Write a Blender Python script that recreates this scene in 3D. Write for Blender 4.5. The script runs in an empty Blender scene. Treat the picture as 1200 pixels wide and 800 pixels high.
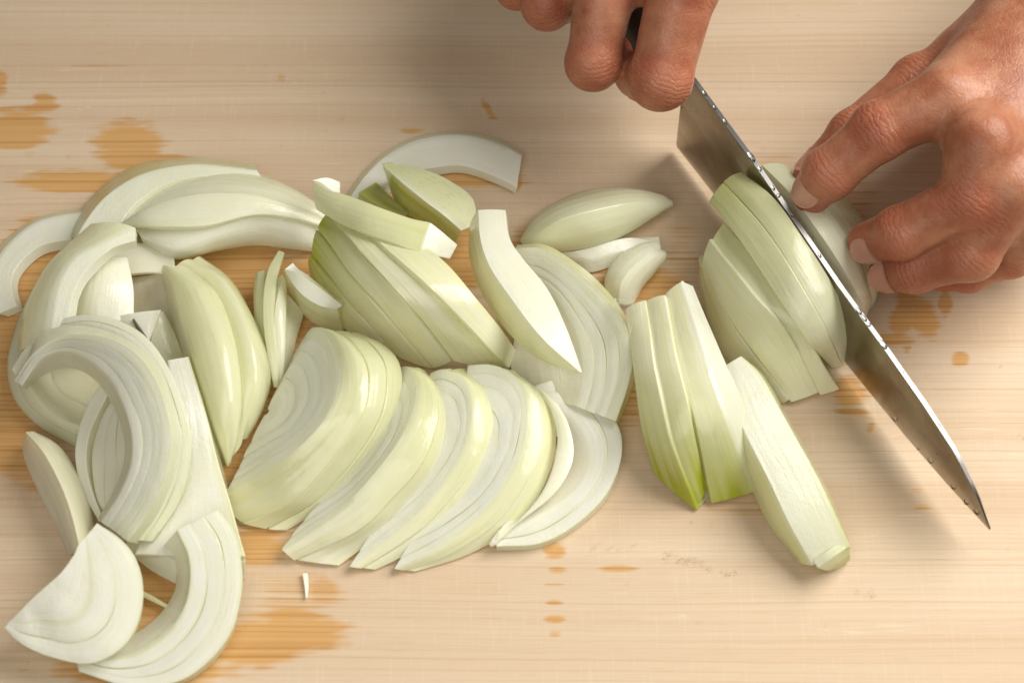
import bpy, bmesh, math, random
import numpy as np
from mathutils import Vector, noise

random.seed(7)
SC = bpy.context.scene
COL = SC.collection
CM = 0.01                                   # everything below is laid out in centimetres

# ------------------------------------------------------------------ camera
ELEV = math.radians(57.0); DIST = 60.0; FPX = 2000.0
CAM = Vector((0.0, -DIST * math.cos(ELEV), DIST * math.sin(ELEV)))
FWD = (-CAM).normalized(); RIGHT = Vector((1, 0, 0)); UP = RIGHT.cross(FWD).normalized()
cd = bpy.data.cameras.new('camera'); cam = bpy.data.objects.new('camera', cd); COL.objects.link(cam)
cd.sensor_width = 36.0; cd.lens = 60.0
cam.location = CAM * CM
cam.rotation_euler = (math.radians(90) - ELEV, 0, 0)
cd.clip_start = 0.02; cd.clip_end = 50.0
cd.dof.use_dof = True; cd.dof.focus_distance = 0.592; cd.dof.aperture_fstop = 10.0
SC.camera = cam

# ------------------------------------------------------------------ light
world = bpy.data.worlds.new('World'); SC.world = world; world.use_nodes = True
bg = world.node_tree.nodes['Background']
bg.inputs['Color'].default_value = (1.0, 0.95, 0.89, 1); bg.inputs['Strength'].default_value = 0.12
def area(name, loc, target, size, power, color, size_y=None):
    ld = bpy.data.lights.new(name, 'AREA'); lo = bpy.data.objects.new(name, ld); COL.objects.link(lo)
    ld.energy = power; ld.color = color; ld.size = size * CM
    if size_y: ld.shape = 'RECTANGLE'; ld.size_y = size_y * CM
    lo.location = Vector(loc) * CM
    lo.rotation_euler = (Vector(target) - Vector(loc)).to_track_quat('-Z', 'Y').to_euler()
    return lo
wl = area('window_light', (60, 15, 60), (15, -22, 0), 72, 6.0, (1.0, 0.97, 0.915), 66)
wl.data.spread = math.radians(124)               # spread narrowed to dim the far and left parts of the board
area('fill_light', (-12, -44, 54), (0, -10, 0), 56, 2.3, (1.0, 0.945, 0.87))  # added front fill without a known source, brightens left-facing sides
SC.view_settings.view_transform = 'Standard'; SC.view_settings.look = 'None'
SC.view_settings.exposure = 0.0; SC.view_settings.gamma = 1.0
SC.view_settings.use_curve_mapping = False
SC.render.engine = 'CYCLES'
SC.cycles.use_denoising = True
SC.cycles.max_bounces = 20; SC.cycles.diffuse_bounces = 14; SC.cycles.transmission_bounces = 8; SC.cycles.glossy_bounces = 4

def ray(u, v):
    return (FWD + RIGHT * ((u - 600.0) / FPX) + UP * ((400.0 - v) / FPX))
def P(u, v, z=0.0):
    """point at height z (cm above the board) seen at u, v of the 1200 x 800 photograph"""
    d = ray(u, v); t = (z - CAM.z) / d.z
    return CAM + d * t
def pix(p):
    q = Vector(p) - CAM; w = q.dot(FWD)
    return 600 + FPX * q.dot(RIGHT) / w, 400 - FPX * q.dot(UP) / w

# ------------------------------------------------------------------ object helpers
def tag(o, label=None, cat=None, group=None, kind=None):
    if label: o['label'] = label
    if cat: o['category'] = cat
    if group: o['group'] = group
    if kind: o['kind'] = kind
    return o
def empty(name, loc):
    o = bpy.data.objects.new(name, None); o.empty_display_size = 0.01
    o.location = Vector(loc) * CM; COL.objects.link(o); return o
def mesh_obj(name, verts, faces, mat, parent=None, origin=(0, 0, 0), smooth=True, bevel=0.0, mats=None):
    """verts in world centimetres; origin is where the object (or its parent) stands"""
    me = bpy.data.meshes.new(name)
    o3 = Vector(origin)
    me.from_pydata([tuple((Vector(v) - o3) * CM) for v in verts], [], faces)
    me.update()
    if smooth:
        me.polygons.foreach_set('use_smooth', [True] * len(me.polygons))
    me.materials.append(mat)
    ob = bpy.data.objects.new(name, me); COL.objects.link(ob)
    if parent is not None: ob.parent = parent
    else: ob.location = o3 * CM
    if bevel:
        b = ob.modifiers.new('bevel', 'BEVEL'); b.width = bevel * CM; b.segments = 2
        b.limit_method = 'ANGLE'; b.angle_limit = math.radians(38)
    return ob

# ------------------------------------------------------------------ node helpers
class NT:
    def __init__(s, name):
        s.m = bpy.data.materials.new(name); s.m.use_nodes = True
        s.t = s.m.node_tree; s.b = s.t.nodes['Principled BSDF']
    def n(s, kind, **kw):
        nd = s.t.nodes.new(kind)
        for k, v in kw.items():
            if hasattr(nd, k): setattr(nd, k, v)
        return nd
    def l(s, a, b): s.t.links.new(a, b)
    def put(s, sock, v):
        if hasattr(v, 'is_linked') or hasattr(v, 'links'): s.l(v, sock)
        else: sock.default_value = v
    def math(s, op, a, b=None, c=None, clamp=False):
        nd = s.n('ShaderNodeMath', operation=op); nd.use_clamp = clamp
        s.put(nd.inputs[0], a)
        if b is not None: s.put(nd.inputs[1], b)
        if c is not None: s.put(nd.inputs[2], c)
        return nd.outputs[0]
    def mix(s, f, a, b, blend='MIX'):
        nd = s.n('ShaderNodeMix', data_type='RGBA', blend_type=blend)
        s.put(nd.inputs[0], f); s.put(nd.inputs[6], a); s.put(nd.inputs[7], b)
        return nd.outputs[2]
    def ramp(s, f, a, b, lo=0.0, hi=1.0):
        nd = s.n('ShaderNodeMapRange'); nd.interpolation_type = 'SMOOTHSTEP'
        s.put(nd.inputs[0], f); nd.inputs[1].default_value = a; nd.inputs[2].default_value = b
        nd.inputs[3].default_value = lo; nd.inputs[4].default_value = hi
        return nd.outputs[0]
    def mapping(s, vec, scale, loc=(0, 0, 0)):
        nd = s.n('ShaderNodeMapping'); s.l(vec, nd.inputs[0])
        nd.inputs['Scale'].default_value = scale; nd.inputs['Location'].default_value = loc
        return nd.outputs[0]
    def noise(s, vec, scale, detail=3, rough=0.55, dist=0.0):
        nd = s.n('ShaderNodeTexNoise'); s.l(vec, nd.inputs['Vector'])
        nd.inputs['Scale'].default_value = scale; nd.inputs['Detail'].default_value = detail
        nd.inputs['Roughness'].default_value = rough; nd.inputs['Distortion'].default_value = dist
        return nd.outputs['Fac']
    def attr(s, name):
        nd = s.n('ShaderNodeAttribute'); nd.attribute_name = name; return nd
    def bump(s, h, strength, dist, normal=None):
        nd = s.n('ShaderNodeBump'); s.l(h, nd.inputs['Height'])
        nd.inputs['Strength'].default_value = strength; nd.inputs['Distance'].default_value = dist
        if normal is not None: s.l(normal, nd.inputs['Normal'])
        return nd.outputs['Normal']
def rgb(r, g, b): return (r, g, b, 1.0)

# ------------------------------------------------------------------ onion flesh
def make_onion():
    k = NT('onion_flesh'); b = k.b
    a = k.attr('tint'); sep = k.n('ShaderNodeSeparateColor'); k.l(a.outputs['Color'], sep.inputs[0])
    green, face, tan = sep.outputs[0], sep.outputs[1], sep.outputs[2]
    uv = k.n('ShaderNodeUVMap').outputs['UV']            # u runs along the fibres, v across, both in cm
    obj = k.n('ShaderNodeTexCoord').outputs['Object']
    oi = k.n('ShaderNodeObjectInfo').outputs['Random']
    uvo = k.n('ShaderNodeVectorMath', operation='ADD'); k.l(uv, uvo.inputs[0])
    cmb = k.n('ShaderNodeCombineXYZ'); k.l(k.math('MULTIPLY', oi, 37.0), cmb.inputs[0]); k.l(k.math('MULTIPLY', oi, 91.0), cmb.inputs[1])
    k.l(cmb.outputs[0], uvo.inputs[1]); uvr = uvo.outputs[0]
    fib = k.noise(k.mapping(uvr, (0.22, 11.0, 1)), 1.0, 4, 0.6)      # fine fibres
    vein = k.noise(k.mapping(uvr, (0.12, 2.6, 1)), 1.0, 2, 0.5)     # broad veins
    blot = k.noise(obj, 95.0, 3, 0.5)
    gran = k.noise(obj, 1100.0, 3, 0.6)
    skin = k.mix(k.ramp(vein, .35, .7), rgb(.925, .925, .635), rgb(.96, .958, .80))
    skin = k.mix(k.math('MULTIPLY', k.ramp(fib, .48, .72), .16), skin, rgb(.74, .77, .40))
    vn = k.noise(k.mapping(uvr, (0.16, 3.4, 1)), 1.0, 1, .4)
    line = k.ramp(k.math('ABSOLUTE', k.math('SUBTRACT', vn, .5)), 0.0, .022, 1.0, 0.0)
    skin = k.mix(k.math('MULTIPLY', line, .24), skin, rgb(.70, .75, .30))
    g2 = k.math('ADD', green, k.math('MULTIPLY', k.math('MULTIPLY', green, k.math('SUBTRACT', k.ramp(vein, .35, .65), .5)), .45), clamp=True)
    skin = k.mix(g2, skin, rgb(.48, .53, .035))
    cut = k.mix(k.ramp(blot, .35, .7), rgb(.93, .94, .83), rgb(.945, .955, .895))
    cut = k.mix(k.math('MULTIPLY', k.ramp(fib, .48, .72), .18), cut, rgb(.80, .84, .62))
    cut = k.mix(k.math('MULTIPLY', green, .75), cut, rgb(.60, .64, .22))
    fleck = k.ramp(k.noise(k.mapping(uvr, (3.2, 9.0, 1)), 1.0, 1, .4), .64, .70)
    cut = k.mix(k.math('MULTIPLY', fleck, k.math('MULTIPLY', k.ramp(green, .45, .8), .55)), cut, rgb(.42, .50, .10))
    col = k.mix(face, skin, cut)
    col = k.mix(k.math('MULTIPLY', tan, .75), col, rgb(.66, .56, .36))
    k.l(col, b.inputs['Base Color'])
    rough = k.math('ADD', k.math('MULTIPLY', face, .12), k.math('MULTIPLY_ADD', blot, .20, .10))
    k.l(rough, b.inputs['Roughness'])
    b.inputs['IOR'].default_value = 1.37
    b.inputs['Subsurface Weight'].default_value = 0.0
    b.inputs['Subsurface Radius'].default_value = (1.0, 0.98, 0.92)
    b.inputs['Subsurface Scale'].default_value = 0.003
    b.inputs['Coat Weight'].default_value = .9; b.inputs['Coat Roughness'].default_value = 0.07
    n1 = k.bump(fib, 0.18, 0.0005)
    n2 = k.bump(k.math('MULTIPLY', gran, face), 0.3, 0.0005, n1)
    n3 = k.bump(blot, 0.35, 0.0012, k.bump(vein, .25, .0012, k.bump(line, .10, .0004, n2)))
    k.l(n3, b.inputs['Normal']); k.l(n3, b.inputs['Coat Normal'])
    tr = k.n('ShaderNodeBsdfTranslucent'); k.l(k.mix(.5, col, rgb(.985, .96, .66)), tr.inputs['Color'])   # light that comes through the flesh
    ms = k.n('ShaderNodeMixShader'); ms.inputs[0].default_value = .32
    k.l(b.outputs[0], ms.inputs[1]); k.l(tr.outputs[0], ms.inputs[2])
    k.l(ms.outputs[0], k.t.nodes['Material Output'].inputs['Surface'])
    return k.m
ONION = make_onion()

def catmull(pts, n):
    """n points spread evenly along a smooth curve through pts"""
    p = [np.array(q, float) for q in pts]
    if len(p) == 2:
        return np.array([p[0] * (1 - t) + p[1] * t for t in np.linspace(0, 1, n)])
    e = [2 * p[0] - p[1]] + p + [2 * p[-1] - p[-2]]
    out = []
    for i in range(1, len(e) - 2):
        p0, p1, p2, p3 = e[i - 1], e[i], e[i + 1], e[i + 2]
        for t in np.linspace(0, 1, 14, endpoint=False):
            out.append(.5 * ((2 * p1) + (-p0 + p2) * t + (2 * p0 - 5 * p1 + 4 * p2 - p3) * t * t + (-p0 + 3 * p1 - 3 * p2 + p3) * t ** 3))
    out.append(p[-1]); out = np.array(out)
    s = np.concatenate([[0], np.cumsum(np.linalg.norm(np.diff(out, axis=0), axis=1))])
    q = np.linspace(0, s[-1], n)
    return np.stack([np.interp(q, s, out[:, i]) for i in range(3)], 1)
def rail(pts, n=44):
    return catmull([P(*q) for q in pts], n)

NSEED = [0]
def loft(name, rails, kinds, th=0.5, parent=None, origin=None, bulge=0.0, green=(0, 0), tan=0.0, tip=(1, 1), m=6,
         gedge=0.0, wob=0.035, bevel=0.035, white=0.0, down=False, N=44):
    """a slab whose visible side runs through the rails (lists of points along the piece) and which is th thick behind it.
    kinds: S = smooth outer skin, F = cut face, I = inner membrane, one for each strip between two rails"""
    NSEED[0] += 1; so = NSEED[0] * 3.7
    R = [r if isinstance(r, np.ndarray) else rail(r, N) for r in rails]
    if not isinstance(bulge, (list, tuple)): bulge = [bulge] * len(kinds)
    rows, fk, gt = [], [], []
    for s in range(len(kinds)):
        A, B = R[s], R[s + 1]
        for i in range(m + (1 if s == len(kinds) - 1 else 0)):
            t = i / m
            row = A * (1 - t) + B * t
            if bulge[s]:
                T = np.gradient(row, axis=0); nn = np.cross(T, B - A)
                ln = np.linalg.norm(nn, axis=1, keepdims=True); nn = nn / np.maximum(ln, 1e-6)
                if (nn * (np.array(CAM) - row)).sum() < 0: nn = -nn
                w = np.linalg.norm(B - A, axis=1, keepdims=True)
                row = row + nn * (bulge[s] * 4 * t * (1 - t)) * np.minimum(1, w / 0.8)
            rows.append(row)
            fk.append(kinds[s]); gt.append(t)
    G = np.array(rows)                                  # across, along, 3
    na, nl = G.shape[0], G.shape[1]
    for a in range(na):
        for j in range(nl):
            q = Vector(G[a, j] * 0.55) + Vector((so, so * .3, 0))
            d = noise.noise_vector(q)
            G[a, j] += np.array((d.x, d.y, d.z * .7)) * wob
    Tl = np.gradient(G, axis=1); Ta = np.gradient(G, axis=0)
    nn = np.cross(Tl, Ta); ln = np.linalg.norm(nn, axis=2, keepdims=True)
    nn = nn / np.maximum(ln, 1e-7)
    if (nn * (np.array(CAM) - G)).sum() < 0: nn = -nn
    if down:
        nn = np.zeros_like(nn); nn[..., 2] = 1
    else:                                               # even the offsets out so creases do not fold over
        avg = nn.mean(axis=0, keepdims=True); nn = nn * .35 + avg * .65
        nn = nn / np.maximum(np.linalg.norm(nn, axis=2, keepdims=True), 1e-6)
    tt = np.linspace(0, 1, nl)
    prof = np.ones(nl)
    prof *= tip[0] + (1 - tip[0]) * np.minimum(1, tt / .22) ** .7
    prof *= tip[1] + (1 - tip[1]) * np.minimum(1, (1 - tt) / .22) ** .7
    L = np.concatenate([[0], np.cumsum(np.linalg.norm(np.diff(G[na // 2], axis=0), axis=1))])
    W = np.concatenate([[0], np.cumsum(np.linalg.norm(np.diff(G[:, nl // 2], axis=0), axis=1))])
    B = G - nn * (th * prof)[None, :, None]
    B[..., 2] = np.maximum(B[..., 2], 0.03 + 0.02 * random.random())
    cen = G.reshape(-1, 3).mean(axis=0)
    if origin is None: origin = (cen[0], cen[1], max(0.0, float(B[..., 2].min())))
    verts, cols, uvs, faces = [], [], [], []
    def vid(q, c, u): verts.append(tuple(q)); cols.append(c); uvs.append(u); return len(verts) - 1
    g0, g1 = green
    def tint(a, j, kind, rim=False):
        t = tt[j] ** .75 if g0 > g1 else 1 - (1 - tt[j]) ** .75; g = g0 + (g1 - g0) * t
        f = 1.0 if (kind in 'FI' or rim) else white
        if rim: g *= .55
        if kind == 'F' and gedge: g += gedge * max(0, 1 - gt[a] / .21)
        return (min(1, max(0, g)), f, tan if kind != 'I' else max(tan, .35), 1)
    top = [[vid(G[a, j], tint(a, j, fk[a]), (L[j], W[a])) for j in range(nl)] for a in range(na)]
    bot = [[vid(B[a, j], tint(a, j, fk[a], True), (L[j], W[a])) for j in range(nl)] for a in range(na)]
    for a in range(na - 1):
        for j in range(nl - 1):
            faces.append((top[a][j], top[a][j + 1], top[a + 1][j + 1], top[a + 1][j]))
            faces.append((bot[a][j], bot[a + 1][j], bot[a + 1][j + 1], bot[a][j + 1]))
    for j in range(nl - 1):
        faces.append((top[0][j], bot[0][j], bot[0][j + 1], top[0][j + 1]))
        faces.append((top[-1][j], top[-1][j + 1], bot[-1][j + 1], bot[-1][j]))
    for a in range(na - 1):
        faces.append((top[a][0], top[a + 1][0], bot[a + 1][0], bot[a][0]))
        faces.append((top[a][-1], bot[a][-1], bot[a + 1][-1], top[a + 1][-1]))
    ob = mesh_obj(name, verts, faces, ONION, parent, origin)
    me = ob.data
    ca = me.color_attributes.new('tint', 'FLOAT_COLOR', 'POINT')
    ca.data.foreach_set('color', np.array(cols, dtype=np.float32).ravel())
    ul = me.uv_layers.new(name='UVMap')
    li = np.zeros(len(me.loops), dtype=np.int32); me.loops.foreach_get('vertex_index', li)
    ul.data.foreach_set('uv', np.array(uvs, dtype=np.float32)[li].ravel())
    bm = bmesh.new(); bm.from_mesh(me)
    bmesh.ops.remove_doubles(bm, verts=bm.verts, dist=0.00012)
    bmesh.ops.dissolve_degenerate(bm, edges=bm.edges, dist=0.00005)
    bmesh.ops.recalc_face_normals(bm, faces=bm.faces)
    bm.to_mesh(me); bm.free()
    me.set_sharp_from_angle(angle=math.radians(50))
    if bevel:
        b = ob.modifiers.new('bevel', 'BEVEL'); b.width = bevel * CM; b.segments = 2
        b.limit_method = 'ANGLE'; b.angle_limit = math.radians(45); b.use_clamp_overlap = True
    return ob

def piece(label, cat, rails, kinds, name='onion_slice', group=None, **kw):
    o = loft(name, rails, kinds, **kw)
    return tag(o, label, cat, group)

def layered(label, outer, inner, n, th=0.6, name='onion_slice', cat='onion slice', rind=None, core=None, core_kinds='F', green=(0, 0), fr=None,
            gedge=.3, rgreen=None, rind_kinds=None, lift=.008, center=None, tan=0, tip=(1, 1), rb=0.0, ogreen=None):
    """a cut slice of nested onion layers, each layer a part of its own"""
    N = 44
    O = rail(outer, N)
    if center is not None:                              # nested arches round a point of the straight edge
        C0 = np.array(P(*center)); I = C0 + (O - C0) * .04
    else: I = rail(inner, N)
    cen = np.concatenate([O, I]).mean(axis=0); base = (cen[0], cen[1], 0.0)
    e = tag(empty(name, base), label, cat)
    fr = fr or [i / n for i in range(n + 1)]
    W = float(np.linalg.norm(O - I, axis=1).mean()); gap = 0.001 / max(W, .2)
    for i in range(n):
        a, b = fr[i] + (gap if i else 0), fr[i + 1] - (gap if i < n - 1 else 0)
        A, B = O * (1 - a) + I * a, O * (1 - b) + I * b
        dz = 0 if i == 0 else random.uniform(-lift, lift)
        A = A + np.array((0, 0, dz)); B = B + np.array((0, 0, dz - .006))
        rs, ks, bl = [A, B], 'F', [0.03]
        if i == 0 and rind:
            rr = [rail(r, N) for r in rind]
            rs = rr[::-1] + [A, B]; ks = (rind_kinds or 'S' * len(rr)) + 'F'; bl = [rb] * len(rr) + [.02]
        if i == n - 1 and core:
            rs = rs + [rail(c, N) for c in core]; ks = ks + core_kinds * len(core); bl = bl + [0] * len(core)
        loft('layer', rs, ks, th=th, parent=e, origin=base, bulge=bl, green=(ogreen if (i == 0 and ogreen) else green), gedge=gedge, m=5 if n > 1 else 8,
             wob=.03, tan=tan, tip=tip, bevel=.008 if n > 1 else .03)
    return e

# ------------------------------------------------------------------ the board
STAINS = [  # u, v, half width, half height, slant, strength: where juice has soaked in
    (22, 152, 40, 27, -.1, 1), (52, 120, 14, 10, 0, .8), (152, 172, 44, 30, .25, 1), (88, 213, 66, 13, 0, 1), (190, 200, 60, 22, .1, .8),
    (-4, 97, 13, 14, 0, 1), (60, 330, 75, 70, 0, 1), (12, 440, 60, 75, 0, .95), (15, 530, 60, 45, 0, .7), (250, 330, 150, 46, 0, 1), (340, 350, 70, 60, 0, 1),  # left of the heap: soaked wood with the heap's shade painted in
    (250, 520, 90, 90, 0, 1), (190, 690, 60, 60, 0, .8), (300, 640, 44, 26, 0, .7), (312, 748, 92, 32, -.2, 1), (345, 700, 70, 36, .1, .35), (380, 690, 22, 20, .7, .5),
    (170, 770, 110, 50, 0, .9), (420, 640, 200, 22, 0, .45), (555, 205, 52, 16, .12, .9), (604, 215, 7, 9, 0, .9), (535, 300, 60, 40, 0, 1), (480, 280, 60, 50, 0, .8),
    (610, 300, 20, 26, 0, .9), (750, 340, 60, 34, -.2, .75), (690, 305, 60, 20, 0, .6), (735, 430, 30, 80, 0, .55), (800, 300, 26, 40, 0, .35),
    (1058, 368, 15, 40, .3, .8), (1082, 372, 17, 27, -.5, .85), (1108, 352, 7, 19, 0, .9), (1040, 398, 30, 9, 0, .7), (1126, 420, 11, 9, 0, .9), (1063, 409, 6, 5, 0, .7),
    (995, 460, 24, 20, .3, .8), (1003, 483, 26, 6, .2, .6), (1020, 502, 5, 9, .4, .6), (572, 128, 6, 17, -.8, .8), (480, 153, 16, 4, 0, .6),
    (650, 645, 17, 10, 0, .8), (652, 668, 12, 5, 0, .6), (650, 725, 14, 6, 0, .75), (648, 705, 12, 4, 0, .6), (650, 684, 12, 3, 0, .5), (725, 666, 22, 4, 0, .7),
    (650, 742, 9, 4, 0, .5), (720, 640, 28, 8, 0, .25), (1075, 575, 9, 4, 0, .5), (1082, 592, 13, 4, 0, .5), (870, 590, 60, 20, 0, .3), (165, 60, 14, 6, 0, .3),
    (120, 78, 40, 4, 0, .3), (330, 92, 6, 5, 0, .45), (520, 68, 70, 7, 0, .25), (1000, 225, 30, 60, 0, .35), (560, 690, 60, 16, 0, .2), (905, 300, 60, 110, 0, .6)]
MARKS = []
rm = random.Random(11)
for q in range(26):                                     # brown scratch flecks
    t = rm.random(); MARKS.append((776 + t * 88 + rm.gauss(0, 2), 648 + t * 27 + rm.gauss(0, 3.2), rm.uniform(1.2, 3.6), rm.uniform(.7, 1.4), .55 + .45 * t))
for q in range(9): MARKS.append((693 + rm.random() * 52, 640 + rm.gauss(0, 3.5), rm.uniform(1, 2.2), .8, .4))
for q in range(10): MARKS.append((1004 + rm.random() * 24, 690 + rm.random() * 10, rm.uniform(.8, 2.0), 1.0, .6))
MARKS += [(1005, 693, 1.4, 4.0, .7), (400, 140, 2.2, 1.6, .7), (412, 128, 1.3, 1, .4), (80, 184, 1.4, 1.4, .8), (810, 612, 2, 1, .5)]
for q in range(70): MARKS.append((rm.uniform(0, 1200), rm.uniform(0, 800), rm.uniform(.7, 1.6), rm.uniform(.7, 1.2), rm.uniform(.2, .5)))

def make_wood():
    k = NT('pale_softwood'); b = k.b
    obj = k.n('ShaderNodeTexCoord').outputs['Object']
    st = k.attr('stain').outputs['Fac']; mk = k.attr('mark').outputs['Fac']
    wob = k.noise(k.mapping(obj, (3.0, 10.0, 1)), 1.0, 2, .5)
    add = k.n('ShaderNodeVectorMath', operation='ADD'); k.l(obj, add.inputs[0])
    cm = k.n('ShaderNodeCombineXYZ'); k.l(k.math('MULTIPLY_ADD', wob, .010, -.005), cm.inputs[1]); k.l(cm.outputs[0], add.inputs[1]); v = add.outputs[0]
    ring = k.noise(k.mapping(v, (0.9, 700.0, 1)), 1.0, 5, .62)         # growth rings seen edge on
    ring2 = k.noise(k.mapping(v, (3.5, 2000.0, 1)), 1.0, 3, .65)
    broad = k.noise(k.mapping(v, (1.6, 42.0, 1)), 1.0, 2, .5)
    cross = k.noise(k.mapping(obj, (800.0, 60.0, 1)), 1.0, 2, .5)
    fine = k.noise(obj, 1500.0, 2, .6)
    col = k.mix(k.ramp(broad, .3, .7), rgb(.585, .44, .30), rgb(.655, .525, .38))
    col = k.mix(k.math('MULTIPLY', k.ramp(ring, .50, .64), .42), col, rgb(.50, .33, .18))
    col = k.mix(k.math('MULTIPLY', k.ramp(ring2, .48, .66), .34), col, rgb(.54, .37, .21))
    col = k.mix(k.math('MULTIPLY', k.ramp(cross, .55, .8), .14), col, rgb(.84, .72, .55))
    dash = k.noise(k.mapping(obj, (70.0, 2600.0, 1)), 1.0, 2, .5)
    col = k.mix(k.math('MULTIPLY', k.ramp(dash, .56, .72), .30), col, rgb(.45, .28, .14))
    rot = k.n('ShaderNodeMapping'); k.l(obj, rot.inputs[0]); rot.inputs['Rotation'].default_value = (0, 0, 1.25); rot.inputs['Scale'].default_value = (6, 190, 1)
    sc_ = k.ramp(k.math('ABSOLUTE', k.math('SUBTRACT', k.noise(rot.outputs[0], 1.0, 1, .4), .5)), 0, .007, 1, 0)
    scar = k.math('MULTIPLY', sc_, k.ramp(k.noise(obj, 38, 2), .50, .62))                    # knife scars across the grain
    col = k.mix(k.math('MULTIPLY', scar, .28), col, rgb(.80, .68, .50))
    warp = k.math('MULTIPLY', k.math('SUBTRACT', ring, .5), 1.5)
    s2 = k.ramp(k.math('ADD', st, k.math('MULTIPLY', warp, k.ramp(st, .02, .3))), .14, .68)
    wet = k.mix(k.ramp(ring, .45, .65), rgb(.60, .33, .10), rgb(.43, .195, .04))
    col = k.mix(k.math('MULTIPLY', s2, .82), col, wet)
    mk2 = k.math('MULTIPLY', mk, k.ramp(k.noise(obj, 2200.0, 1, .5), .42, .58))
    col = k.mix(k.math('MULTIPLY', mk2, .9), col, rgb(.30, .16, .08))
    k.l(col, b.inputs['Base Color'])
    k.l(k.math('SUBTRACT', k.math('MULTIPLY_ADD', ring, .12, .50), k.math('MULTIPLY', s2, .26)), b.inputs['Roughness'])
    b.inputs['Specular IOR Level'].default_value = 0.2
    n1 = k.bump(ring, .10, .0004); n2 = k.bump(fine, .10, .0002, n1)
    k.l(n2, b.inputs['Normal'])
    return k.m
WOOD = make_wood()

k = NT('counter_stone'); obj = k.n('ShaderNodeTexCoord').outputs['Object']
k.l(k.mix(k.ramp(k.noise(obj, 40, 4), .35, .7), rgb(.16, .15, .14), rgb(.24, .225, .21)), k.b.inputs['Base Color']); k.b.inputs['Roughness'].default_value = .4
COUNTER = k.m
v = [(-60, -45, -3.2), (75, -45, -3.2), (75, 60, -3.2), (-60, 60, -3.2), (-60, -45, -6.2), (75, -45, -6.2), (75, 60, -6.2), (-60, 60, -6.2)]
tag(mesh_obj('countertop', v, [(0, 1, 2, 3), (7, 6, 5, 4), (0, 4, 5, 1), (1, 5, 6, 2), (2, 6, 7, 3), (3, 7, 4, 0)], COUNTER, smooth=False, bevel=.2), kind='structure')

board = tag(empty('cutting_board', (0, 0, -3.2)), 'pale wooden cutting board with juice stained patches lying under the sliced onions', 'cutting board')
def plank(y0, y1, x0=-31.0, x1=31.0, dz=0.0):
    dx = 0.11; nx = int((x1 - x0) / dx) + 1; ny = max(3, int((y1 - y0) / dx) + 1)
    xs = np.linspace(x0, x1, nx); ys = np.linspace(y0 + .003, y1 - .003, ny)
    X, Y = np.meshgrid(xs, ys); X = X.ravel(); Y = Y.ravel()
    q = np.stack([X, Y, np.zeros_like(X)], 1) - np.array(CAM)
    w = q @ np.array(FWD); U = 600 + FPX * (q @ np.array(RIGHT)) / w; V = 400 - FPX * (q @ np.array(UP)) / w
    wn = np.array([(noise.noise((x * .55, y * 1.9, 3)) + .6 * noise.noise((x * 1.6, y * 6.5, 8))) for x, y in zip(X, Y)])
    stain = np.zeros_like(X)
    for u, vv, ru, rv, sl, s in STAINS:
        near = (abs(U - u) < ru * 1.8 + rv) & (abs(V - vv) < rv * 1.8 + ru * abs(sl) + 4)
        if not near.any(): continue
        du = U[near] - u; dv = V[near] - vv
        r = np.sqrt(((du + sl * dv * .8) / ru) ** 2 + ((dv - sl * du * .6) / rv) ** 2) + wn[near] * .42
        val = s * np.clip((1.32 - r) / .8, 0, 1)
        stain[near] = np.maximum(stain[near], val)
    mark = np.zeros_like(X)
    for u, vv, ru, rv, s in MARKS:
        near = (abs(U - u) < ru + 5) & (abs(V - vv) < rv + 5)
        r = np.sqrt(((U[near] - u) / (ru + 1.2)) ** 2 + ((V[near] - vv) / (rv + 1.2)) ** 2)
        mark[near] = np.maximum(mark[near], s * np.clip(1.3 - r, 0, 1))
    verts = [(x, y, dz) for x, y in zip(X, Y)]
    faces = [(r * nx + c, r * nx + c + 1, (r + 1) * nx + c + 1, (r + 1) * nx + c) for r in range(ny - 1) for c in range(nx - 1)]
    n0 = len(verts)
    for x, y in ((xs[0], ys[0]), (xs[-1], ys[0]), (xs[-1], ys[-1]), (xs[0], ys[-1])): verts.append((x, y, -3.2))
    c00, c10, c11, c01 = 0, nx - 1, ny * nx - 1, (ny - 1) * nx
    faces.append(tuple(range(nx - 1, -1, -1)) + (n0, n0 + 1)); faces.append(tuple(range(c01, c11 + 1)) + (n0 + 2, n0 + 3))
    faces.append(tuple(range(c10, c11 + 1, nx))[::-1] + (n0 + 1, n0 + 2)); faces.append(tuple(range(c00, c01 + 1, nx)) + (n0 + 3, n0))
    ob = mesh_obj('plank', verts, faces, WOOD, board, (0, 0, -3.2), smooth=False)
    for nm, val in (('stain', stain), ('mark', mark)):
        at = ob.data.attributes.new(nm, 'FLOAT', 'POINT')
        at.data.foreach_set('value', np.concatenate([val, np.zeros(4)]).astype(np.float32))
    return ob
ya, yb, yc = P(600, 31).y, P(600, 96).y, P(600, 655).y
plank(-17.5, yc); plank(yc, yb, dz=-.004); plank(yb, ya, dz=.006); plank(ya, ya + 6.0)

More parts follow.
